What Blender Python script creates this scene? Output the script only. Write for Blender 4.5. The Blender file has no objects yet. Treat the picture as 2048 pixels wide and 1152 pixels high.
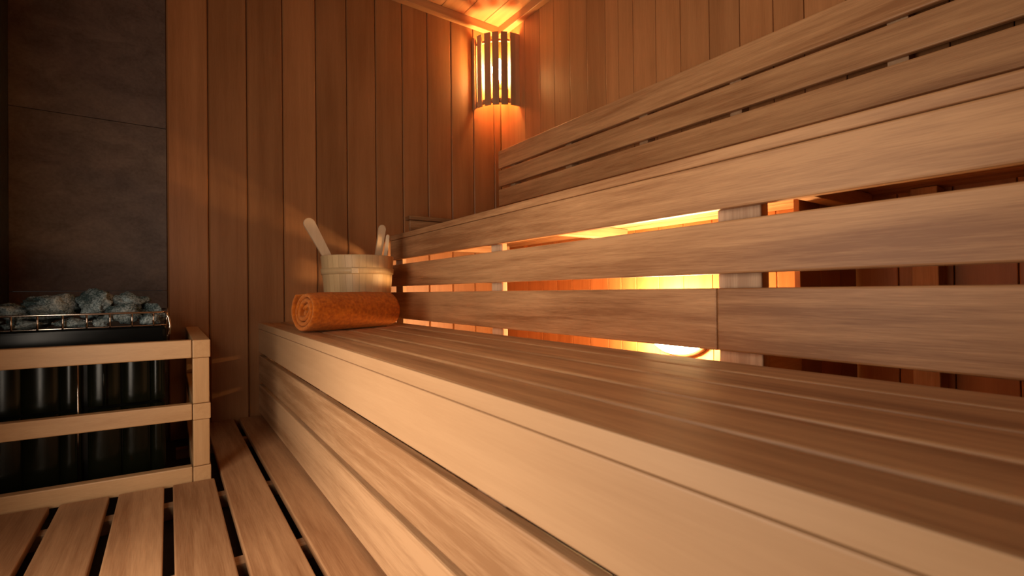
import bpy, bmesh, math, random
from mathutils import Vector, Matrix, noise as mnoise

random.seed(11)
col = bpy.context.scene.collection
scene = bpy.context.scene

# ------------------------------------------------------------------ camera
F_PX = 957.7                                   # focal length in pixels of the 2048 px wide frame
YAW, PITCH, ROLL = map(math.radians, (35.667, 0.367, -0.669))
fw = Vector((math.sin(YAW)*math.cos(PITCH), math.cos(YAW)*math.cos(PITCH), math.sin(PITCH)))
rt = Vector((math.cos(YAW), -math.sin(YAW), 0))
up = rt.cross(fw)
r2 = rt*math.cos(ROLL) + up*math.sin(ROLL)
u2 = up*math.cos(ROLL) - rt*math.sin(ROLL)
cam_data = bpy.data.cameras.new('camera')
cam = bpy.data.objects.new('camera', cam_data)
col.objects.link(cam)
cam.matrix_world = Matrix(((r2.x, u2.x, -fw.x, 0), (r2.y, u2.y, -fw.y, 0), (r2.z, u2.z, -fw.z, 0), (0, 0, 0, 1)))
cam_data.sensor_width = 36.0
cam_data.lens = F_PX/2048*36.0
cam_data.clip_start = 0.02
cam_data.dof.use_dof = True
cam_data.dof.focus_distance = 1.7
cam_data.dof.aperture_fstop = 5.0
scene.camera = cam

# ------------------------------------------------------------------ world, daylight through the glass door, exposure
scene.view_settings.view_transform = 'Standard'
scene.view_settings.look = 'None'
scene.view_settings.gamma = 1.0
scene.view_settings.use_curve_mapping = False
scene.view_settings.exposure = 0.0
world = bpy.data.worlds.new('world'); scene.world = world
world.use_nodes = True
world.node_tree.nodes['Background'].inputs[0].default_value = (0.9, 0.8, 0.7, 1)
world.node_tree.nodes['Background'].inputs[1].default_value = 0.02

def area(name, loc, rot, sx, sy, power, color):
    l = bpy.data.lights.new(name, 'AREA'); l.shape = 'RECTANGLE'
    l.size, l.size_y, l.energy, l.color = sx, sy, power, color
    o = bpy.data.objects.new(name, l); o.location = loc; o.rotation_euler = rot
    col.objects.link(o); return o
# light of the lit room outside, falling in through the glass door in the left wall
area('door_light', (-0.66, 0.80, 0.15), (0, math.radians(-90), math.radians(24)), 1.35, 0.8, 31.0, (1.0, 0.83, 0.65))

# ------------------------------------------------------------------ measures of the room (metres, camera at the origin)
D = 2.576          # end wall
XW = 1.777         # wall behind the benches
XL = -0.49         # wall left of the stove
YB = -0.95         # wall behind the camera
ZF = -0.58         # top of the duckboard
ZG = -0.64         # bare floor
ZC = 1.70          # ceiling
ZS = -0.1385       # lower seat
XU = 0.97          # front plane of the upper bench
ZU = 0.303         # upper seat

# ------------------------------------------------------------------ materials
def nodes_of(name):
    m = bpy.data.materials.new(name); m.use_nodes = True
    nt = m.node_tree; b = nt.nodes['Principled BSDF']
    return m, nt, b

def wood(name, dark, light, axis, rough=0.5, streak=1.0, tonevar=0.35, bump=0.12, coarse=1.0, spec=0.35, figure=0.0):
    m, nt, b = nodes_of(name)
    N, L = nt.nodes, nt.links
    tc = N.new('ShaderNodeTexCoord')
    at = N.new('ShaderNodeAttribute'); at.attribute_name = 'tone'
    off = N.new('ShaderNodeVectorMath'); off.operation = 'SCALE'; off.inputs[0].default_value = (17.3, 29.1, 13.7)
    L.new(at.outputs['Fac'], off.inputs['Scale'])
    ad = N.new('ShaderNodeVectorMath'); ad.operation = 'ADD'
    L.new(tc.outputs['Object'], ad.inputs[0]); L.new(off.outputs[0], ad.inputs[1])
    def mapped(al, ac):
        mp = N.new('ShaderNodeMapping')
        s = [ac, ac, ac]; s['XYZ'.index(axis)] = al
        mp.inputs['Scale'].default_value = s
        L.new(ad.outputs[0], mp.inputs['Vector']); return mp
    def nz(al, ac, detail, rgh, dist=0.0):
        mp = mapped(al, ac)
        n = N.new('ShaderNodeTexNoise'); n.inputs['Scale'].default_value = 1.0
        n.inputs['Detail'].default_value = detail; n.inputs['Roughness'].default_value = rgh
        n.inputs['Distortion'].default_value = dist
        L.new(mp.outputs[0], n.inputs['Vector']); return n
    big = nz(0.9*coarse, 9*coarse, 3, 0.5, 0.8)       # broad heart/sap streaks
    mid = nz(2.2*coarse, 48*coarse, 4, 0.6, 0.4)      # growth rings
    fin = nz(14, 420, 3, 0.7)                           # fibres
    blo = nz(2.0, 2.6, 2, 0.5)                           # soft patches
    def madd(a, w):
        x = N.new('ShaderNodeMath'); x.operation = 'MULTIPLY_ADD'
        L.new(a.outputs['Fac'], x.inputs[0]); x.inputs[1].default_value = w; return x
    a1 = madd(big, 0.9*streak); a1.inputs[2].default_value = 0.5 - 0.45*streak - 0.35*streak - 0.225*streak - 0.125
    a2 = madd(mid, 0.7*streak); L.new(a1.outputs[0], a2.inputs[2])
    a3 = madd(fin, 0.45*streak); L.new(a2.outputs[0], a3.inputs[2])
    a4 = madd(blo, 0.25); L.new(a3.outputs[0], a4.inputs[2])
    last = a4
    if figure:
        mp = mapped(1.1, 13)
        w = N.new('ShaderNodeTexWave'); w.bands_direction = 'Z' if axis != 'Z' else 'X'
        w.inputs['Scale'].default_value = 0.55; w.inputs['Distortion'].default_value = 5.0
        w.inputs['Detail'].default_value = 2.0; w.inputs['Detail Scale'].default_value = 0.8
        L.new(mp.outputs[0], w.inputs['Vector'])
        a5 = madd(w, figure); L.new(a4.outputs[0], a5.inputs[2])
        s5 = N.new('ShaderNodeMath'); s5.operation = 'SUBTRACT'; L.new(a5.outputs[0], s5.inputs[0]); s5.inputs[1].default_value = figure*0.5
        last = s5
    rp = N.new('ShaderNodeValToRGB')
    rp.color_ramp.elements[0].position = 0.28; rp.color_ramp.elements[0].color = (*dark, 1)
    rp.color_ramp.elements[1].position = 0.70; rp.color_ramp.elements[1].color = (*light, 1)
    L.new(last.outputs[0], rp.inputs[0])
    # board to board variation
    tm = N.new('ShaderNodeMath'); tm.operation = 'MULTIPLY_ADD'
    L.new(at.outputs['Fac'], tm.inputs[0]); tm.inputs[1].default_value = tonevar; tm.inputs[2].default_value = 1.0 - tonevar*0.5
    mx = N.new('ShaderNodeVectorMath'); mx.operation = 'SCALE'
    L.new(rp.outputs['Color'], mx.inputs[0]); L.new(tm.outputs[0], mx.inputs['Scale'])
    L.new(mx.outputs[0], b.inputs['Base Color'])
    b.inputs['Roughness'].default_value = rough
    b.inputs['Specular IOR Level'].default_value = spec
    bp = N.new('ShaderNodeBump'); bp.inputs['Strength'].default_value = bump; bp.inputs['Distance'].default_value = 0.002
    L.new(fin.outputs['Fac'], bp.inputs['Height']); L.new(bp.outputs[0], b.inputs['Normal'])
    return m

W_D, W_L = (0.27, 0.115, 0.046), (0.57, 0.305, 0.143)
bench_wood = wood('aspen_wood_bench', W_D, W_L, 'Y', 0.50, tonevar=0.22)
dark_bench_wood = wood('darker_bench_wood', (0.28, 0.115, 0.042), (0.56, 0.285, 0.13), 'Y', 0.5, streak=1.2)
back_wood = wood('backrest_wood', (0.34, 0.155, 0.062), (0.62, 0.335, 0.155), 'Y', 0.48, tonevar=0.35)
bench_plain = wood('plain_wood_bench', (0.37, 0.205, 0.10), (0.54, 0.33, 0.18), 'Y', 0.48, streak=0.35, tonevar=0.2, bump=0.08)
bench_figured = wood('figured_wood_bench', (0.33, 0.17, 0.078), (0.56, 0.335, 0.18), 'Y', 0.50, streak=1.25, figure=0.12, coarse=0.7, tonevar=0.2)
post_wood = wood('pale_post_wood', (0.36, 0.205, 0.12), (0.62, 0.42, 0.27), 'Z', 0.6)
joist_wood = wood('joist_wood', (0.34, 0.18, 0.09), (0.52, 0.32, 0.18), 'X', 0.6)
guard_x = wood('guard_rail_wood', (0.42, 0.23, 0.10), (0.62, 0.38, 0.19), 'X', 0.42, streak=0.5, tonevar=0.1)
guard_y = wood('guard_side_wood', (0.42, 0.23, 0.10), (0.62, 0.38, 0.19), 'Y', 0.42, streak=0.5, tonevar=0.1)
guard_z = wood('guard_post_wood', (0.42, 0.23, 0.10), (0.62, 0.38, 0.19), 'Z', 0.42, streak=0.5, tonevar=0.1)
wall_wood = wood('wall_panel_wood', (0.24, 0.095, 0.032), (0.44, 0.20, 0.08), 'Z', 0.40, streak=0.5, tonevar=0.6, coarse=0.6)
ceil_wood = wood('ceiling_panel_wood', (0.32, 0.15, 0.06), (0.52, 0.28, 0.13), 'Y', 0.45, streak=0.7, tonevar=0.3)
trim_wood_x = wood('trim_wood_x', (0.34, 0.16, 0.065), (0.52, 0.28, 0.13), 'X', 0.45, streak=0.5)
trim_wood_y = wood('trim_wood_y', (0.34, 0.16, 0.065), (0.52, 0.28, 0.13), 'Y', 0.45, streak=0.5)
slat_wood = wood('duckboard_wood', (0.27, 0.125, 0.055), (0.49, 0.27, 0.135), 'Y', 0.5, tonevar=0.2)
bucket_wood = wood('bucket_wood', (0.44, 0.27, 0.13), (0.62, 0.42, 0.22), 'Z', 0.45, streak=0.5, tonevar=0.2)
ladle_wood = wood('ladle_wood', (0.50, 0.33, 0.19), (0.68, 0.48, 0.31), 'Z', 0.5, streak=0.4)
lamp_wood = wood('lamp_slat_wood', (0.42, 0.20, 0.09), (0.62, 0.34, 0.17), 'Z', 0.5, streak=0.5)
knotty_wood = wood('headrest_wood', (0.20, 0.09, 0.035), (0.48, 0.27, 0.13), 'X', 0.5, streak=1.2)

def plain(name, color, rough=0.5, metal=0.0, spec=0.5):
    m, nt, b = nodes_of(name)
    b.inputs['Base Color'].default_value = (*color, 1)
    b.inputs['Roughness'].default_value = rough; b.inputs['Metallic'].default_value = metal
    b.inputs['Specular IOR Level'].default_value = spec
    N, L = nt.nodes, nt.links
    tc = N.new('ShaderNodeTexCoord'); n = N.new('ShaderNodeTexNoise'); n.inputs['Scale'].default_value = 40
    L.new(tc.outputs['Object'], n.inputs['Vector'])
    r = N.new('ShaderNodeMapRange'); r.inputs['To Min'].default_value = rough*0.85; r.inputs['To Max'].default_value = min(1, rough*1.2)
    L.new(n.outputs['Fac'], r.inputs['Value']); L.new(r.outputs[0], b.inputs['Roughness'])
    return m
black_gloss = plain('black_enamel', (0.004, 0.0045, 0.004), 0.20, 0.0, 0.18)
panel_gloss = plain('olive_black_enamel', (0.006, 0.007, 0.003), 0.17, 0.0, 0.22)
black_steel = plain('black_steel', (0.012, 0.014, 0.012), 0.22, 0.6)
chrome = plain('chrome_wire', (0.62, 0.55, 0.48), 0.16, 1.0)
brown_cap = plain('dark_fixture_plastic', (0.12, 0.05, 0.02), 0.5)
floor_mat = plain('dark_floor_tile', (0.05, 0.028, 0.018), 0.5)

def tile_material():
    m, nt, b = nodes_of('dark_brown_stone_tile'); N, L = nt.nodes, nt.links
    tc = N.new('ShaderNodeTexCoord')
    mp = N.new('ShaderNodeMapping'); mp.inputs['Scale'].default_value = (3, 3, 4.5); L.new(tc.outputs['Object'], mp.inputs[0])
    n1 = N.new('ShaderNodeTexNoise'); n1.inputs['Scale'].default_value = 2.5; n1.inputs['Detail'].default_value = 8; n1.inputs['Roughness'].default_value = 0.65
    n1.inputs['Distortion'].default_value = 0.6; L.new(mp.outputs[0], n1.inputs['Vector'])
    n2 = N.new('ShaderNodeTexNoise'); n2.inputs['Scale'].default_value = 90; n2.inputs['Detail'].default_value = 3; L.new(tc.outputs['Object'], n2.inputs['Vector'])
    a = N.new('ShaderNodeMath'); a.operation = 'MULTIPLY_ADD'; a.inputs[1].default_value = 0.35
    L.new(n2.outputs['Fac'], a.inputs[0]); L.new(n1.outputs['Fac'], a.inputs[2])
    rp = N.new('ShaderNodeValToRGB')
    rp.color_ramp.elements[0].position = 0.42; rp.color_ramp.elements[0].color = (0.075, 0.048, 0.038, 1)
    rp.color_ramp.elements[1].position = 0.92; rp.color_ramp.elements[1].color = (0.185, 0.132, 0.108, 1)
    L.new(a.outputs[0], rp.inputs[0]); L.new(rp.outputs[0], b.inputs['Base Color'])
    b.inputs['Roughness'].default_value = 0.55
    bp = N.new('ShaderNodeBump'); bp.inputs['Strength'].default_value = 0.25; bp.inputs['Distance'].default_value = 0.004
    L.new(a.outputs[0], bp.inputs['Height']); L.new(bp.outputs[0], b.inputs['Normal'])
    return m
tile_mat = tile_material()

def stone_material():
    m, nt, b = nodes_of('grey_sauna_stone'); N, L = nt.nodes, nt.links
    tc = N.new('ShaderNodeTexCoord')
    n1 = N.new('ShaderNodeTexNoise'); n1.inputs['Scale'].default_value = 210; n1.inputs['Detail'].default_value = 4; n1.inputs['Roughness'].default_value = 0.7
    L.new(tc.outputs['Object'], n1.inputs['Vector'])
    n2 = N.new('ShaderNodeTexNoise'); n2.inputs['Scale'].default_value = 14; n2.inputs['Detail'].default_value = 4; L.new(tc.outputs['Object'], n2.inputs['Vector'])
    a = N.new('ShaderNodeMath'); a.operation = 'MULTIPLY'; L.new(n1.outputs['Fac'], a.inputs[0]); L.new(n2.outputs['Fac'], a.inputs[1])
    rp = N.new('ShaderNodeValToRGB')
    rp.color_ramp.elements[0].position = 0.20; rp.color_ramp.elements[0].color = (0.02, 0.048, 0.052, 1)
    rp.color_ramp.elements[1].position = 0.38; rp.color_ramp.elements[1].color = (0.42, 0.52, 0.55, 1)
    L.new(a.outputs[0], rp.inputs[0]); L.new(rp.outputs[0], b.inputs['Base Color'])
    b.inputs['Roughness'].default_value = 0.75
    bp = N.new('ShaderNodeBump'); bp.inputs['Strength'].default_value = 0.8; bp.inputs['Distance'].default_value = 0.004
    L.new(n1.outputs['Fac'], bp.inputs['Height']); L.new(bp.outputs[0], b.inputs['Normal'])
    return m
stone_mat = stone_material()

def towel_material():
    m, nt, b = nodes_of('orange_terry'); N, L = nt.nodes, nt.links
    tc = N.new('ShaderNodeTexCoord')
    n1 = N.new('ShaderNodeTexNoise'); n1.inputs['Scale'].default_value = 620; n1.inputs['Detail'].default_value = 3; L.new(tc.outputs['Object'], n1.inputs['Vector'])
    n2 = N.new('ShaderNodeTexNoise'); n2.inputs['Scale'].default_value = 90; L.new(tc.outputs['Object'], n2.inputs['Vector'])
    a = N.new('ShaderNodeMath'); a.operation = 'MULTIPLY_ADD'; a.inputs[1].default_value = 0.45; L.new(n1.outputs['Fac'], a.inputs[0]); L.new(n2.outputs['Fac'], a.inputs[2])
    rp = N.new('ShaderNodeValToRGB')
    rp.color_ramp.elements[0].position = 0.45; rp.color_ramp.elements[0].color = (0.30, 0.045, 0.003, 1)
    rp.color_ramp.elements[1].position = 1.0; rp.color_ramp.elements[1].color = (0.66, 0.155, 0.008, 1)
    L.new(a.outputs[0], rp.inputs[0]); L.new(rp.outputs[0], b.inputs['Base Color'])
    b.inputs['Roughness'].default_value = 0.95; b.inputs['Specular IOR Level'].default_value = 0.1
    b.inputs['Sheen Weight'].default_value = 0.5; b.inputs['Sheen Tint'].default_value = (1, 0.5, 0.2, 1)
    bp = N.new('ShaderNodeBump'); bp.inputs['Strength'].default_value = 1.0; bp.inputs['Distance'].default_value = 0.004
    L.new(n1.outputs['Fac'], bp.inputs['Height']); L.new(bp.outputs[0], b.inputs['Normal'])
    return m
towel_mat = towel_material()

def emit(name, color, strength):
    m, nt, b = nodes_of(name)
    b.inputs['Base Color'].default_value = (*color, 1)
    b.inputs['Emission Color'].default_value = (*color, 1); b.inputs['Emission Strength'].default_value = strength
    return m
bulb_mat = emit('sconce_bulb_glass', (1.0, 0.54, 0.18), 360.0)
tube_mat = emit('bench_lamp_glass', (1.0, 0.62, 0.27), 290.0)

def glass_material():
    m = bpy.data.materials.new('door_glass'); m.use_nodes = True; nt = m.node_tree
    nt.nodes.clear()
    o = nt.nodes.new('ShaderNodeOutputMaterial'); mx = nt.nodes.new('ShaderNodeMixShader')
    t = nt.nodes.new('ShaderNodeBsdfTransparent'); g = nt.nodes.new('ShaderNodeBsdfGlossy'); g.inputs['Roughness'].default_value = 0.02
    mx.inputs[0].default_value = 0.06
    nt.links.new(t.outputs[0], mx.inputs[1]); nt.links.new(g.outputs[0], mx.inputs[2]); nt.links.new(mx.outputs[0], o.inputs[0])
    return m
glass_mat = glass_material()

# ------------------------------------------------------------------ mesh helpers
class MB:
    """collects boxes and other shapes, then links them as one mesh object"""
    def __init__(self):
        self.v, self.f, self.t, self.s = [], [], [], []
    def add(self, bm, tone=None, smooth=False):
        tone = random.random() if tone is None else tone
        base = len(self.v)
        bm.verts.ensure_lookup_table(); bm.verts.index_update()
        self.v += [v.co.copy() for v in bm.verts]
        for fc in bm.faces:
            self.f.append([base+v.index for v in fc.verts]); self.t.append(tone); self.s.append(smooth)
        bm.free(); return self
    def box(self, x0, x1, y0, y1, z0, z1, bev=0.003, tone=None, seg=2, mat=None, skew=None):
        bm = bmesh.new(); bmesh.ops.create_cube(bm, size=1)
        for v in bm.verts:
            v.co = Vector(((x0+x1)/2+v.co.x*(x1-x0), (y0+y1)/2+v.co.y*(y1-y0), (z0+z1)/2+v.co.z*(z1-z0)))
            if skew: v.co = skew(v.co)
        if bev > 0:
            bmesh.ops.bevel(bm, geom=list(bm.edges), offset=bev, segments=seg, profile=0.5, affect='EDGES')
        if mat is not None: bm.transform(mat)
        return self.add(bm, tone)
    def tube(self, pts, r, tone=0.5, n=10, closed=False, radii=None):
        bm = bmesh.new(); rings = []
        P = [Vector(p) for p in pts]; m = len(P)
        for i, p in enumerate(P):
            if closed: d = (P[(i+1) % m]-P[i-1]).normalized()
            else: d = (P[min(i+1, m-1)]-P[max(i-1, 0)]).normalized()
            a = Vector((0, 0, 1)) if abs(d.z) < 0.9 else Vector((1, 0, 0))
            u = d.cross(a).normalized(); w = d.cross(u)
            rr = radii[i] if radii else r
            rings.append([bm.verts.new(p+rr*(math.cos(2*math.pi*k/n)*u+math.sin(2*math.pi*k/n)*w)) for k in range(n)])
        for i in range(m if closed else m-1):
            A, B = rings[i], rings[(i+1) % m]
            for k in range(n): bm.faces.new((A[k], A[(k+1) % n], B[(k+1) % n], B[k]))
        if not closed:
            bm.faces.new(rings[0][::-1]); bm.faces.new(rings[-1])
        bmesh.ops.recalc_face_normals(bm, faces=bm.faces)
        return self.add(bm, tone, True)
    def lathe(self, prof, c, n=48, tone=0.5, a0=0.0, a1=2*math.pi, smooth=True):
        """prof: closed outline of (radius, z) around the vertical axis through c"""
        bm = bmesh.new(); full = abs(a1-a0-2*math.pi) < 1e-6
        m = n if full else n+1; R = []
        for i in range(m):
            a = a0+(a1-a0)*i/n
            R.append([bm.verts.new((c[0]+r*math.cos(a), c[1]+r*math.sin(a), c[2]+z)) for r, z in prof])
        k = len(prof)
        for i in range(n):
            A, B = R[i], R[(i+1) % m]
            for j in range(k): bm.faces.new((A[j], B[j], B[(j+1) % k], A[(j+1) % k]))
        if not full:
            bm.faces.new(R[0]); bm.faces.new(R[-1][::-1])
        bmesh.ops.remove_doubles(bm, verts=bm.verts, dist=1e-6)
        bmesh.ops.recalc_face_normals(bm, faces=bm.faces)
        return self.add(bm, tone, smooth)
    def build(self, name, mat, parent=None):
        me = bpy.data.meshes.new(name)
        loc = parent.matrix_basis.translation if parent is not None else Vector((0, 0, 0))
        chain = parent.parent if parent is not None else None
        while chain is not None:
            loc = loc + chain.matrix_basis.translation; chain = chain.parent
        me.from_pydata([v-loc for v in self.v], [], self.f)
        me.polygons.foreach_set('use_smooth', self.s)
        at = me.attributes.new('tone', 'FLOAT', 'FACE'); at.data.foreach_set('value', self.t)
        me.materials.append(mat); me.update()
        o = bpy.data.objects.new(name, me); col.objects.link(o)
        if parent is not None: o.parent = parent
        return o

def tag(o, label=None, cat=None, group=None, kind=None):
    if label: o['label'] = label
    if cat: o['category'] = cat
    if group: o['group'] = group
    if kind: o['kind'] = kind
    return o
def empty(name, loc, label, cat, group=None):
    o = bpy.data.objects.new(name, None); o.location = loc; o.empty_display_size = 0.05
    col.objects.link(o); return tag(o, label, cat, group)
def struct(o): o['kind'] = 'structure'; return o
def origin_to(o, p):
    """move a top-level mesh's origin to p without moving its shape"""
    p = Vector(p); o.data.transform(Matrix.Translation(-p)); o.location = p; return o
def copy_tree(o, parent=None):
    c = o.copy(); col.objects.link(c)
    if parent is not None: c.parent = parent
    for ch in list(o.children): copy_tree(ch, c)
    return c
def ypx(px, x):
    """depth y at which the vertical line through pixel column px meets the plane x = const"""
    return x/math.tan(math.atan((px-1024)/F_PX)+YAW)

# ------------------------------------------------------------------ the room
m = MB(); m.box(XL-0.3, XW+0.1, YB-0.1, D+0.1, ZG-0.05, ZG, 0)
struct(m.build('floor', floor_mat))

# end wall: tongue and groove boards right of the dark stone panel
m = MB()
m.box(-0.02, XW+0.03, D+0.014, D+0.06, ZG, ZC, 0, 0.3)
edges = [-0.002]+[0.152+0.1571*i for i in range(11)]
tones = [0.95, 0.45, 0.35, 0.75, 0.25, 0.5, 0.35, 0.5, 0.6, 0.35, 0.45, 0.5]
edges.append(XW)
for i in range(len(edges)-1):
    m.box(edges[i]+0.0015, edges[i+1]-0.0015, D, D+0.016, ZG, ZC, 0.005, tones[i], seg=1)
struct(m.build('wall_end', wall_wood))

m = MB()
zj = [ZG, 0.02, 0.728, ZC]
for a, b_ in zip(zj, zj[1:]):
    m.box(XL, -0.004, D+0.004, D+0.03, a+0.001, b_-0.001, 0.0012, 0.5)
struct(m.build('wall_stove_side', tile_mat))

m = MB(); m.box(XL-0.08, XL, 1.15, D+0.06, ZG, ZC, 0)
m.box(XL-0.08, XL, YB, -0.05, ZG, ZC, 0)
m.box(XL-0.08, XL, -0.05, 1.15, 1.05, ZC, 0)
struct(m.build('wall_left', plain('shade_black_wall', (0.012, 0.009, 0.008), 0.6)))  # dark wall; the shade on it is painted in as near black

# wall behind the benches
cols = [1055, 1085, 1114, 1145, 1179.6, 1217, 1243, 1272.5, 1318, 1367.5, 1425.5, 1486.6, 1553.8, 1616]
ys = [D]+[ypx(c, XW) for c in cols]
while ys[-1] > YB: ys.append(ys[-1]-0.125)
rt_tone = [0.5, 0.6, 0.45, 0.5, 0.4, 0.45, 0.8, 0.8, 0.85, 0.9, 0.6, 0.25, 0.75, 0.6, 0.5]
m = MB(); m.box(XW+0.014, XW+0.06, YB, D+0.06, ZG, ZC, 0, 0.3)
for i in range(len(ys)-1):
    m.box(XW, XW+0.016, max(YB, ys[i+1])+0.001, ys[i]-0.001, ZG, ZC, 0.0025, rt_tone[i]+0.65 if i < len(rt_tone) else None)  # tone lift paints in the extra light this wall catches
struct(m.build('wall_right', wall_wood))

m = MB()
x = XL-0.08
while x < XW:
    m.box(x+0.001, min(x+0.155, XW+0.03)-0.001, YB-0.03, YB, ZG, ZC, 0.002); x += 0.155
struct(m.build('wall_back', wall_wood))

m = MB(); m.box(XL-0.1, XW+0.06, YB-0.03, D+0.06, ZC+0.014, ZC+0.05, 0, 0.3)
x = XW
while x > XL-0.1:
    m.box(x-0.15+0.001, x-0.001, YB, D, ZC, ZC+0.016, 0.003); x -= 0.15
struct(m.build('ceiling', ceil_wood))

m = MB(); m.box(XL, XW, D-0.042, D, ZC-0.05, ZC, 0.004, 0.5)
struct(m.build('trim_1', trim_wood_x))
m = MB(); m.box(XW-0.042, XW, YB, D-0.042, ZC-0.05, ZC, 0.004, 0.5)
struct(m.build('trim_2', trim_wood_y))

# glass door in the left wall, beside the camera
m = MB(); m.box(XL-0.045, XL-0.037, -0.045, 1.145, ZG+0.01, 1.045, 0.001)
door = struct(m.build('door_1', glass_mat))
m = MB(); m.box(XL-0.06, XL-0.045, 0.02, 0.05, 0.1, 0.4, 0.004, 0.5)
m.build('door_handle', guard_z, door)

# ------------------------------------------------------------------ lower bench
lb = empty('lower_bench', (0.35, D, ZG), 'long lower sauna bench with slatted seat, towel and bucket standing on it', 'bench')
Y0 = YB+0.02
YE = D-0.001
seats = [(0.372, 0.438), (0.448, 0.5395), (0.549, 0.650), (0.6595, 0.7585), (0.768, 0.860)]
stone = [0.35, 0.45, 0.55, 0.40, 0.65]
for i, (a, b_) in enumerate(seats):
    MB().box(a if i else 0.3545, b_, Y0, YE, ZS-0.027, ZS, 0.004, stone[i]).build('seat_slat', bench_wood, lb)
MB().box(0.350, 0.3542, Y0, YE, ZS-0.027, ZS, 0.0015, 0.8).build('lit_edge', bench_plain, lb)  # paler strip painting in the lit front edge of the first slat
MB().box(0.350, 0.372, Y0, YE, -0.277, ZS-0.0285, 0.003, 0.95).build('front_board', bench_plain, lb)
MB().box(0.350, 0.372, Y0, YE, -0.415, -0.293, 0.004, 0.85).build('front_board', bench_figured, lb)
MB().box(0.350, 0.372, Y0, YE, -0.566, -0.432, 0.004, 0.90).build('front_board', bench_figured, lb)
for yp in (D-0.10, 1.46, 0.540, -0.40):
    MB().box(0.373, 0.408, yp, yp+0.075, ZG, ZS-0.028, 0.002).build('post', post_wood, lb)
    MB().box(0.80, 0.835, yp, yp+0.075, ZG, ZS-0.028, 0.002).build('post', post_wood, lb)
    MB().box(0.409, 0.799, yp+0.015, yp+0.06, ZS-0.075, ZS-0.028, 0.002).build('joist', joist_wood, lb)

# ------------------------------------------------------------------ upper bench
ub = empty('upper_bench', (XU, D, ZG), 'tall upper sauna bench with open slatted front lit from behind', 'bench')
UY = 2.47
MB().box(XU, XU+0.09, Y0, UY, ZU-0.0265, ZU, 0.004, 0.6).build('seat_slat', bench_wood, ub)
x = XU+0.10
while x < 1.70:
    MB().box(x, min(x+0.115, XW-0.003), Y0, D-0.003, ZU-0.0265, ZU, 0.003).build('seat_slat', bench_wood, ub); x += 0.1175
MB().box(XU, XU+0.024, Y0, UY, 0.172, ZU-0.028, 0.004, 0.62).build('front_board', bench_wood, ub)
MB().box(XU, XU+0.024, Y0, UY, 0.0320, 0.1455, 0.004, 0.55).build('front_board', bench_wood, ub)
MB().box(XU, XU+0.024, 0.5885, UY, -0.1345, 0.0012, 0.004, 0.50).build('front_board', bench_wood, ub)
MB().box(XU, XU+0.024, Y0, 0.5875, -0.1345, 0.0012, 0.004, 0.12).build('front_board', dark_bench_wood, ub)
for yp, yq in ((2.365, 2.455), (1.446, 1.519), (0.5025, 0.598), (-0.45, -0.36)):
    MB().box(XU+0.025, XU+0.025+(0.022 if yp > 1 else 0.033), yp, yq, ZG, ZU-0.028, 0.003, 0.5).build('post', post_wood, ub)
    MB().box(XU+0.059, 1.70, (yp+yq)/2-0.022, (yp+yq)/2+0.022, ZU-0.075, ZU-0.0275, 0.002).build('joist', joist_wood, ub)
MB().box(XW-0.075, XW-0.001, 0.381, 0.440, ZG, ZU-0.028, 0.003).build('rear_post', post_wood, ub)
MB().box(XU+0.060, 1.389, 0.598, 0.613, -0.40, -0.165, 0.002).build('joist', joist_wood, ub)  # stretcher added to keep the low gap beside the post dark
# boarded partition beneath the bench that keeps the lamp's light to one side
px_ = [1.390, 1.52, 1.65, XW-0.001]
for a, b_ in zip(px_, px_[1:]):
    MB().box(a+0.0005, b_-0.0005, 0.598, 0.613, ZG, ZU-0.0275, 0.0015).build('partition_board', wall_wood, ub)
# hidden boards added between the benches to thin the lamp's light to slits
for z0, z1 in ((ZG, -0.311), (-0.292, -0.235), (-0.217, -0.176)):
    MB().box(0.945, 0.968, Y0, D-0.004, z0, z1, 0.002).build('baffle_board', bench_wood, ub)

# ------------------------------------------------------------------ backrest on the wall above the upper bench
XB = 1.70
br = empty('backrest', (XW, 1.2, 0.6), 'three long horizontal backrest slats on the wall above the upper bench', 'backrest')
for z0, z1, tn in ((0.7735, 0.885, 1.0), (0.659, 0.760, 0.62), (0.535, 0.6405, 0.8)):
    MB().box(XB, XB+0.024, Y0, 2.503, z0, z1, 0.005, tn).build('slat', back_wood, br)
for ya, yb in ((2.36, 2.405), (1.855, 1.90), (1.362, 1.408), (0.935, 0.980), (0.443, 0.494), (-0.05, 0.0), (-0.5, -0.45)):
    MB().box(XB+0.025, XW-0.001, ya, yb, 0.54, 0.875, 0.002, 0.3).build('batten', joist_wood, br)

# ------------------------------------------------------------------ duckboard on the floor
db = empty('duckboard', (0.1, 1.0, ZG), 'wooden slatted duckboard covering the sauna floor before the bench', 'duckboard')
def cut(co):
    if co.y > 1.5 and co.x < 0.11: co.y += (0.11-co.x)*0.105
    return co
for i in range(6):
    xr = 0.372-0.1285*i
    yend = D-0.004 if i < 2 else 1.788
    MB().box(max(xr-0.1075, XL+0.005), xr, Y0, yend, ZF-0.022, ZF, 0.003, skew=(cut if i >= 2 else None)).build('slat', slat_wood, db)
MB().box(XL+0.005, -0.399, Y0, 1.80, ZF-0.022, ZF, 0.003, skew=cut).build('slat', slat_wood, db)
for yy in (2.30, 1.70, 1.25, 0.80, 0.3, -0.3):
    MB().box(0.02 if yy > 1.8 else XL+0.01, 0.34, yy-0.02, yy+0.02, ZG, ZF-0.0225, 0.001).build('cross_batten', joist_wood, db)

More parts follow.
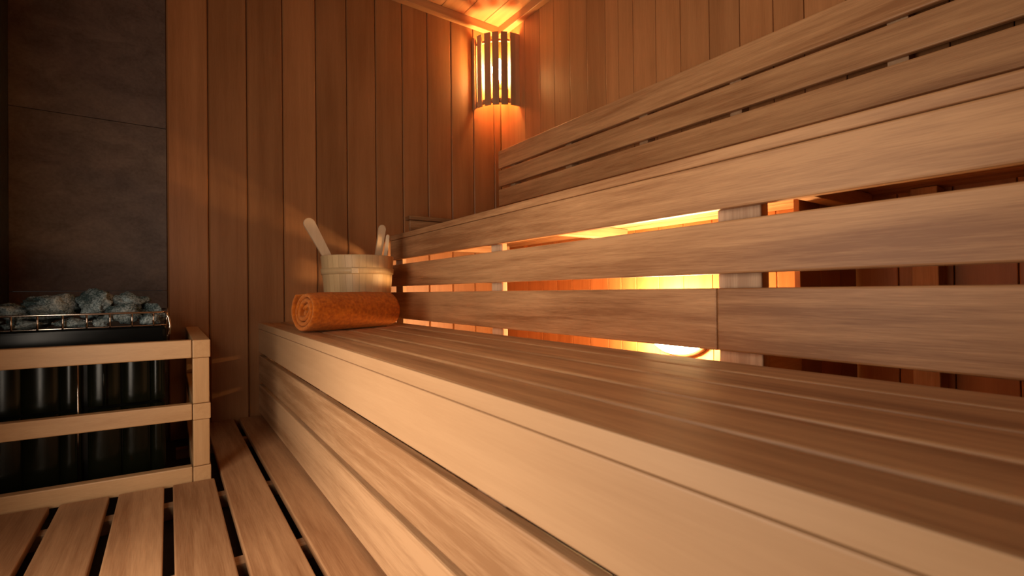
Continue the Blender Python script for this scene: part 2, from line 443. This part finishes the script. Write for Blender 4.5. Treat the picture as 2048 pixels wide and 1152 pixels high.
# ------------------------------------------------------------------ guard rail round the stove
YG = 1.80
gd = empty('stove_guard', (0.105, YG, ZG), 'low wooden guard rail frame around the black stove', 'guard rail')
def gskew(co):
    co = co.copy(); co.y += (0.106-co.x)*0.105; return co
for z0, z1 in ((-0.198, -0.142), (-0.392, -0.342), (-0.592, -0.538)):
    MB().box(XL+0.002, 0.0585, YG+0.001, YG+0.034, z0, z1, 0.003, 0.5, skew=gskew).build('front_rail', guard_x, gd)
    MB().box(0.060, 0.1075, YG-0.003, D-0.002, z0, z1, 0.003, 0.6).build('side_rail', guard_y, gd)
MB().box(0.0605, 0.1045, YG, YG+0.045, -0.341, -0.1985, 0.003, 0.55).build('post', guard_z, gd)
MB().box(0.0605, 0.1045, YG, YG+0.045, -0.537, -0.3925, 0.003, 0.45).build('post', guard_z, gd)
MB().box(0.0605, 0.1045, D-0.05, D-0.004, -0.341, -0.1985, 0.003, 0.55).build('post', guard_z, gd)
MB().box(0.0605, 0.1045, D-0.05, D-0.004, -0.537, -0.3925, 0.003, 0.45).build('post', guard_z, gd)

# ------------------------------------------------------------------ stove
SX0, SX1, SY0, SY1 = -0.455, -0.004, 1.955, 2.44
st = empty('sauna_stove', (-0.24, 2.2, ZG), 'black glossy electric sauna stove behind the wooden guard rail', 'stove')
m = MB(); m.box(SX0+0.01, SX1-0.01, SY0+0.03, SY1-0.01, -0.60, -0.172, 0.02, seg=4)
m.build('body', black_gloss, st)
# rounded vertical fins on the front and on the right side
for i, (cx, w_) in enumerate(((-0.40, 0.05), (-0.31, 0.042), (-0.245, 0.026), (-0.165, 0.042), (-0.085, 0.038), (-0.03, 0.020))):
    bm = bmesh.new(); n_ = 14; R = []
    for k in range(n_+1):
        a = math.pi*k/n_
        R.append([bm.verts.new((cx+w_*math.cos(a), SY0+0.034-0.016*math.sin(a)**0.7, z)) for z in (-0.575, -0.355, -0.345, -0.185)])
    for k in range(n_):
        for j in (0, 2): bm.faces.new((R[k][j], R[k+1][j], R[k+1][j+1], R[k][j+1]))
    bmesh.ops.recalc_face_normals(bm, faces=bm.faces)
    for fc in bm.faces:
        if fc.normal.y > 0: fc.normal_flip()
    m = MB(); m.add(bm, smooth=True); m.build('front_panel', panel_gloss, st)
m = MB(); m.tube([(-0.225, SY0-0.002, -0.56), (-0.225, SY0-0.002, -0.19)], 0.003)
m.build('front_rod', chrome, st)
m = MB(); m.tube([(-0.165, SY0-0.002, -0.34), (-0.165, SY0-0.002, -0.19)], 0.003)
m.build('front_rod', black_steel, st)
m = MB(); m.box(SX0, SX1, SY0, SY1, -0.172, -0.100, 0.012, seg=3)
m.build('top_rim', black_gloss, st)
m = MB(); m.box(SX0+0.06, SX1-0.06, SY0+0.06, SY1-0.06, -0.64, -0.60, 0.004)
m.build('foot', black_steel, st)
def ring(z, inset, r):
    x0, x1, y0, y1, c = SX0+inset, SX1-inset, SY0+inset, SY1-inset, 0.03
    pts = []
    for cx, cy, a in ((x1-c, y0+c, -90), (x1-c, y1-c, 0), (x0+c, y1-c, 90), (x0+c, y0+c, 180)):
        for k in range(6):
            t = math.radians(a+18*k); pts.append((cx+c*math.cos(t), cy+c*math.sin(t), z))
    mm = MB(); mm.tube(pts, r, closed=True, n=8); return mm
rail = ring(-0.056, 0.0, 0.0033).build('basket_rail', chrome, st)
ring(-0.098, 0.003, 0.002).build('basket_rail', chrome, st)
for i in range(8):
    xx = SX0+0.033+i*0.0545
    MB().tube([(xx, SY0, -0.056), (xx, SY0+0.002, -0.1)], 0.0028, n=8).build('basket_upright', chrome, st)
for i in range(7):
    yy = SY0+0.05+i*0.064
    MB().tube([(SX1, yy, -0.056), (SX1-0.002, yy, -0.1)], 0.0028, n=8).build('basket_upright', chrome, st)
MB().tube([(SX1-0.006, SY0, -0.054), (SX1+0.004, SY0-0.003, -0.075), (SX1+0.008, SY0-0.003, -0.10), (SX1+0.006, SY0-0.002, -0.128), (SX1, SY0, -0.135)], 0.004).build('basket_hook', chrome, st)

# stones: each one its own rough lump, settled in the basket
def make_stone(sx, sy, sz, seed):
    bm = bmesh.new(); bmesh.ops.create_icosphere(bm, subdivisions=4, radius=1)
    o = Vector((seed*7.3, seed*3.1, seed*5.7))
    for v in bm.verts:
        d = v.co.normalized()
        n = mnoise.fractal(d*1.5+o, 1.0, 2.0, 4)*0.50-abs(mnoise.noise(d*2.6+o))*0.35+0.12
        c = mnoise.cell(d*1.7+o)*0.05
        n2 = mnoise.fractal(d*7+o, 1.0, 2.0, 3)*0.05
        # flatten a few sides so that it looks broken rather than round
        p = d*(1+n+c+n2)
        for k in range(4):
            q = Vector((math.sin(seed*3+k*2.1), math.cos(seed*5+k*1.7), math.sin(seed+k*4.0))).normalized()
            h = p.dot(q)
            if h > 0.72: p -= q*(h-0.72)*0.8
        v.co = Vector((p.x*sx, p.y*sy, p.z*sz))
    return bm
stones = [  # x, y, z, half sizes, turn, label
 (-0.290, 2.015, -0.030, 0.060, 0.042, 0.036, 12, 'high grey sauna stone peaking left of the dip in the heap'),
 (-0.372, 2.020, -0.047, 0.040, 0.040, 0.026, -25, 'grey sauna stone sloping down left of the high peak'),
 (-0.425, 2.015, -0.078, 0.026, 0.040, 0.020, 0, 'small dark sauna stone at the far left behind the chrome rail'),
 (-0.345, 1.998, -0.084, 0.042, 0.026, 0.015, 0, 'flat sauna stone low in the front left of the basket'),
 (-0.245, 1.995, -0.084, 0.040, 0.024, 0.015, 15, 'flat sauna stone low behind the chrome rail, under the peak'),
 (-0.188, 2.030, -0.026, 0.038, 0.042, 0.040, 35, 'dark grey sauna stone just right of the dip in the heap'),
 (-0.120, 2.000, -0.056, 0.044, 0.030, 0.032, -8, 'pale grey rounded sauna stone in the middle right front'),
 (-0.175, 1.992, -0.083, 0.020, 0.024, 0.017, 0, 'little sauna stone low between the peak and the pale rounded one'),
 (-0.050, 2.000, -0.076, 0.026, 0.032, 0.022, 10, 'small dark sauna stone at the right end behind the chrome rail'),
 (-0.115, 2.075, -0.026, 0.052, 0.038, 0.036, -14, 'dark sauna stone resting behind the pale rounded one'),
 (-0.045, 2.070, -0.062, 0.032, 0.040, 0.030, 60, 'dark sauna stone at the back right of the heap'),
 (-0.215, 2.125, -0.030, 0.052, 0.042, 0.040, 40, 'dark sauna stone filling the dip from behind'),
 (-0.330, 2.110, -0.048, 0.056, 0.045, 0.040, 70, 'dark sauna stone behind the left peak of the heap'),
]
for i, (sx_, sy_, sz_, a, b_, c, rot_, lab) in enumerate(stones):
    mm = MB(); mm.add(make_stone(a, b_, c, i+1.37), smooth=True)
    o = mm.build('sauna_stone', stone_mat)
    o.location = (sx_, sy_, sz_); o.rotation_euler = (0, 0, math.radians(rot_))
    tag(o, lab, 'stone', 'sauna stones heaped on the stove')

# ------------------------------------------------------------------ corner lamp
CX, CY = XW-0.004, D-0.004
sl = empty('corner_lamp', (CX-0.1, CY-0.1, 1.14), 'slatted wooden corner lamp glowing orange below the ceiling', 'lamp')
RAD = 0.205
def dirc(a): return Vector((-math.cos(a), -math.sin(a), 0))
for px in (948.5, 964.5, 980.5, 996.5, 1014.0, 1031.0, None):
    if px is None: a = math.radians(85.5)
    else:
        best = None
        for k in range(0, 900):
            aa = math.radians(k*0.1); p = Vector((CX, CY, 0))+dirc(aa)*RAD
            cx_ = p.dot(r2); cz_ = p.dot(fw); e = abs(1024+F_PX*cx_/cz_-px)
            if best is None or e < best[0]: best = (e, aa)
        a = best[1]
    d = dirc(a); c = Vector((CX, CY, 0))+d*RAD
    mt = Matrix.Translation(c) @ Matrix.Rotation(math.atan2(d.y, d.x), 4, 'Z')
    hw = 0.0205 if math.radians(22) < a < math.radians(68) else 0.0175
    MB().box(-0.005, 0.005, -hw, hw, 1.142, 1.588, 0.0015, mat=mt).build('slat', lamp_wood, sl)
for a_ in (3.5, 86.8):  # strips added to stop the bulb's glow leaking along the walls
    d = dirc(math.radians(a_)); c = Vector((CX, CY, 0))+d*(RAD-0.010)
    mt = Matrix.Translation(c) @ Matrix.Rotation(math.atan2(d.y, d.x), 4, 'Z')
    MB().box(-0.004, 0.004, -0.011, 0.011, 1.150, 1.580, 0.001, mat=mt).build('leak_strip', lamp_wood, sl)
def arc(z0, z1, r0, r1, n=16):
    mm = MB(); bm = bmesh.new(); R = []
    for i in range(n+1):
        a = math.radians(2+86*i/n); d = dirc(a)
        R.append([bm.verts.new((CX+d.x*r, CY+d.y*r, z)) for r, z in ((r0, z0), (r1, z0), (r1, z1), (r0, z1))])
    for i in range(n):
        for j in range(4): bm.faces.new((R[i][j], R[i+1][j], R[i+1][(j+1) % 4], R[i][(j+1) % 4]))
    bm.faces.new(R[0]); bm.faces.new(R[-1][::-1]); bmesh.ops.recalc_face_normals(bm, faces=bm.faces)
    mm.add(bm, 0.5); return mm
arc(1.160, 1.185, RAD-0.019, RAD-0.006).build('hoop', lamp_wood, sl)
arc(1.535, 1.548, RAD-0.019, RAD-0.006).build('hoop', lamp_wood, sl)
bx_, by_ = CX-0.075, CY-0.075
MB().lathe([(0.0, -0.075), (0.018, -0.070), (0.030, -0.045), (0.034, 0.0), (0.030, 0.045), (0.018, 0.066), (0.0, 0.072)], (bx_, by_, 1.40), 20).build('bulb', bulb_mat, sl)
MB().lathe([(0.0, -0.12), (0.02, -0.12), (0.02, -0.076), (0.0, -0.076)], (bx_, by_, 1.40), 16).build('socket', plain('white_socket', (0.7, 0.65, 0.6), 0.4), sl)
MB().box(bx_-0.01, CX, by_-0.01, by_+0.01, 1.285, 1.30, 0.001).build('bracket', lamp_wood, sl)

# lamp on the wall under the upper bench
ul = empty('bench_lamp', (1.74, 1.21, -0.15), 'glaring round lamp on the wall beneath the upper bench', 'lamp')
LY, LZ = 1.235, -0.165
def dome(prof, n=40):
    """outline (radius, height off the wall) turned round the lamp's axis"""
    mm = MB(); bm = bmesh.new(); R = []
    for i in range(n):
        a = 2*math.pi*i/n
        R.append([bm.verts.new((XW-0.001-h, LY+1.25*r*math.cos(a), LZ+r*math.sin(a))) for r, h in prof])
    for i in range(n):
        for j in range(len(prof)): bm.faces.new((R[i][j], R[(i+1) % n][j], R[(i+1) % n][(j+1) % len(prof)], R[i][(j+1) % len(prof)]))
    bmesh.ops.remove_doubles(bm, verts=bm.verts, dist=1e-6); bmesh.ops.recalc_face_normals(bm, faces=bm.faces)
    mm.add(bm, 0.5, True); return mm
dome([(0.0, 0.0), (0.122, 0.0), (0.122, 0.018), (0.114, 0.024), (0.0, 0.024)]).build('base', brown_cap, ul)
dome([(0.0, 0.026), (0.108, 0.026), (0.106, 0.060), (0.090, 0.090), (0.055, 0.110), (0.0, 0.116)]).build('glass', tube_mat, ul)
MB().box(XW-0.128, XW-0.122, LY-0.125, LY+0.125, LZ-0.006, LZ+0.006, 0.001).build('guard_bar', brown_cap, ul)
for q in (-0.128, 0.120):
    MB().box(XW-0.128, XW-0.020, LY+q, LY+q+0.008, LZ-0.006, LZ+0.006, 0.001).build('guard_bar', brown_cap, ul)

# ------------------------------------------------------------------ bucket with its tools
BX, BY, BZ = 0.697, 2.165, ZS+0.001
bk = empty('water_bucket', (BX, BY, BZ), 'pale wooden sauna bucket with one wooden hoop behind the rolled towel', 'bucket')
H = 0.300; R0_, R1_ = 0.133, 0.157
NST = 34
m = MB()
for i in range(NST):
    a0 = 2*math.pi*i/NST+0.002; a1 = 2*math.pi*(i+1)/NST-0.002
    m.lathe([(R0_-0.014, 0.004), (R0_-0.001, 0.0), (R0_, 0.003), (R1_, H-0.003), (R1_-0.0015, H), (R1_-0.0125, H), (R1_-0.014, H-0.003)], (BX, BY, BZ), 4, random.random(), a0, a1, smooth=False)
m.build('staves', bucket_wood, bk)
MB().lathe([(0.0, 0.012), (R0_-0.015, 0.012), (R0_-0.015, 0.024), (0.0, 0.024)], (BX, BY, BZ), 40).build('bottom', bucket_wood, bk)
def hoop(z0, z1):
    r = lambda z: R0_+(R1_-R0_)*z/H
    return MB().lathe([(r(z0)+0.0005, z0), (r(z0)+0.005, z0+0.001), (r(z1)+0.005, z1-0.001), (r(z1)+0.0005, z1)], (BX, BY, BZ), 64)
hoop(0.218, 0.245).build('hoop', bucket_wood, bk)
hoop(0.040, 0.065).build('hoop', bucket_wood, bk)
aa = math.radians(-112)
mt = Matrix.Translation((BX+0.157*math.cos(aa), BY+0.157*math.sin(aa), BZ+0.2315)) @ Matrix.Rotation(aa, 4, 'Z')
MB().box(-0.004, 0.0035, -0.016, 0.016, -0.012, 0.012, 0.003, mat=mt).build('hoop_overlap_highlight', wood('overlap_highlight_wood', (0.5, 0.33, 0.17), (0.7, 0.5, 0.3), 'X', 0.25), bk)  # hoop overlap; the band's highlight is painted in with paler wood

def paddle(name, p0, p1, w0, w1, th, side, label, cat, hole=False):
    """flat wooden handle with a rounded end from p0 (inside the bucket) to p1"""
    p0, p1 = Vector(p0), Vector(p1); d = (p1-p0).normalized(); L = (p1-p0).length
    s = Vector(side); s = (s-d*s.dot(d)).normalized(); n = d.cross(s)
    out = []
    for k in range(9):
        t = k/8; w = w0+(w1-w0)*(t**1.3); out.append((L*t, w))
    left = [(l, w) for l, w in out]; cap = [(L+w1*math.sin(math.radians(a)), w1*math.cos(math.radians(a))) for a in range(15, 180, 15)]
    poly = [(l, w) for l, w in left]+cap+[(l, -w) for l, w in reversed(left)]
    bm = bmesh.new()
    A = [bm.verts.new(p0+d*l+s*w+n*th) for l, w in poly]; B = [bm.verts.new(p0+d*l+s*w-n*th) for l, w in poly]
    k = len(poly)
    for i in range(k): bm.faces.new((A[i], A[(i+1) % k], B[(i+1) % k], B[i]))
    fa = bm.faces.new(A[::-1]); fb = bm.faces.new(B)
    bmesh.ops.bevel(bm, geom=list(fa.edges)+list(fb.edges), offset=th*0.5, segments=3, profile=0.5, affect='EDGES')
    bmesh.ops.recalc_face_normals(bm, faces=bm.faces)
    o = empty(name, p0, label, cat)
    MB().add(bm, 0.6).build('handle', ladle_wood, o)
    return o, p0, d
# handle of the ladle: leans to the left over the rim
cr = Vector((math.cos(YAW), -math.sin(YAW), 0))
ld, p0, d = paddle('ladle', (BX-0.010, BY+0.01, BZ+0.07), (0.502, 2.215, 0.306), 0.011, 0.024, 0.007, (0.8, 0, 0.6), 'wooden ladle handle with rounded end leaning left out of the bucket', 'ladle')
m = MB(); m.lathe([(0.0, -0.03), (0.03, -0.026), (0.042, 0.0), (0.044, 0.012), (0.040, 0.012), (0.028, -0.02), (0.0, -0.024)], (BX, BY+0.01, BZ+0.06), 24)
m.build('bowl', ladle_wood, ld)
bs, p0, d = paddle('bath_brush', (BX+0.062, BY+0.02, BZ+0.05), (0.812, 2.165, 0.300), 0.012, 0.016, 0.007, (0.8, 0, -0.5), 'pale wooden brush handle standing steeply at the right of the bucket', 'brush')
b2, p0, d = paddle('whisk_handle', (BX+0.09, BY-0.01, BZ+0.03), (0.834, 2.15, 0.262), 0.008, 0.008, 0.006, (0.8, -0.5, 0), 'short thin wooden stick at the right rim of the bucket', 'stick')

# ------------------------------------------------------------------ rolled towel
def rolled_towel():
    Lh = 0.196; turns = 3.5; R = 0.083; th = 0.0180
    bm = bmesh.new(); nT = 300; rows = []
    k_end = 5
    prof = []     # (s along the roll -1..1, offset across the layer -1..1)
    n_len = 26
    for i in range(n_len+1): prof.append((-1+2*i/n_len, 1.0, 0))
    for j in range(1, k_end): prof.append((1.0, math.cos(math.pi*j/k_end), math.sin(math.pi*j/k_end)))
    for i in range(6): prof.append((1-2*i/5, -1.0, 0))
    for j in range(1, k_end): prof.append((-1.0, -math.cos(math.pi*j/k_end), math.sin(math.pi*j/k_end)))
    for i in range(nT+1):
        t = i/nT
        ang = 2*math.pi*turns*t
        r = 0.008+(R-th*0.5-0.008)*t
        half = th*0.43*(1.0 if 0.015 < t < 0.985 else 0.6)
        wob = 0.010*mnoise.noise(Vector((ang*0.35, 1.3, 0)))+0.006*math.sin(ang*1.0+1)
        inset = 0.012*(1-t)+(0.012 if t < 0.12 else 0)
        row = []
        for s, o, e in prof:
            L_ = Lh-inset+wob
            x_ = s*(L_-half)+math.copysign(half, s)*e
            rr = r+o*half
            bul = 1.0-0.05*abs(s)**6*t
            nrm = mnoise.noise(Vector((x_*9, ang*0.5, 3)))*0.0018*t+mnoise.noise(Vector((x_*60, math.cos(ang)*4, math.sin(ang)*4+t*9)))*0.0012
            rr = rr*bul+nrm
            a2 = ang+0.9-2*math.pi*turns
            y_ = rr*math.cos(a2); z_ = rr*math.sin(a2)
            if z_ < -R*0.90: z_ = -R*0.90+(z_+R*0.90)*0.25
            row.append(bm.verts.new((x_, y_*1.03, z_)))
        rows.append(row)
    n = len(prof)
    for i in range(nT):
        for j in range(n): bm.faces.new((rows[i][j], rows[i+1][j], rows[i+1][(j+1) % n], rows[i][(j+1) % n]))
    bm.faces.new(rows[0]); bm.faces.new(rows[-1][::-1])
    bmesh.ops.recalc_face_normals(bm, faces=bm.faces)
    return bm
m = MB(); m.add(rolled_towel(), smooth=True)
tw = m.build('rolled_towel', towel_mat)
tw.location = (0.563, 1.850, ZS+0.0772); tw.rotation_euler = (0, 0, math.radians(19))
tag(tw, 'thick orange terry towel rolled up on the lower bench', 'towel')

# ------------------------------------------------------------------ headrest lying on the upper bench by the end wall
hr = empty('headrest', (1.2, 2.42, ZU), 'low knotty wooden headrest on the far end of the upper bench', 'headrest')
m = MB(); m.box(1.045, 1.36, 2.385, 2.45, ZU+0.085, ZU+0.108, 0.006, 0.3).build('top_slat', knotty_wood, hr)
m = MB(); m.box(1.050, 1.355, 2.39, 2.41, ZU+0.012, ZU+0.083, 0.004, 0.7).build('front_slat', knotty_wood, hr)
for xx in (1.08, 1.31):
    MB().box(xx, xx+0.025, 2.4115, 2.445, ZU+0.0005, ZU+0.084, 0.002).build('foot', knotty_wood, hr)
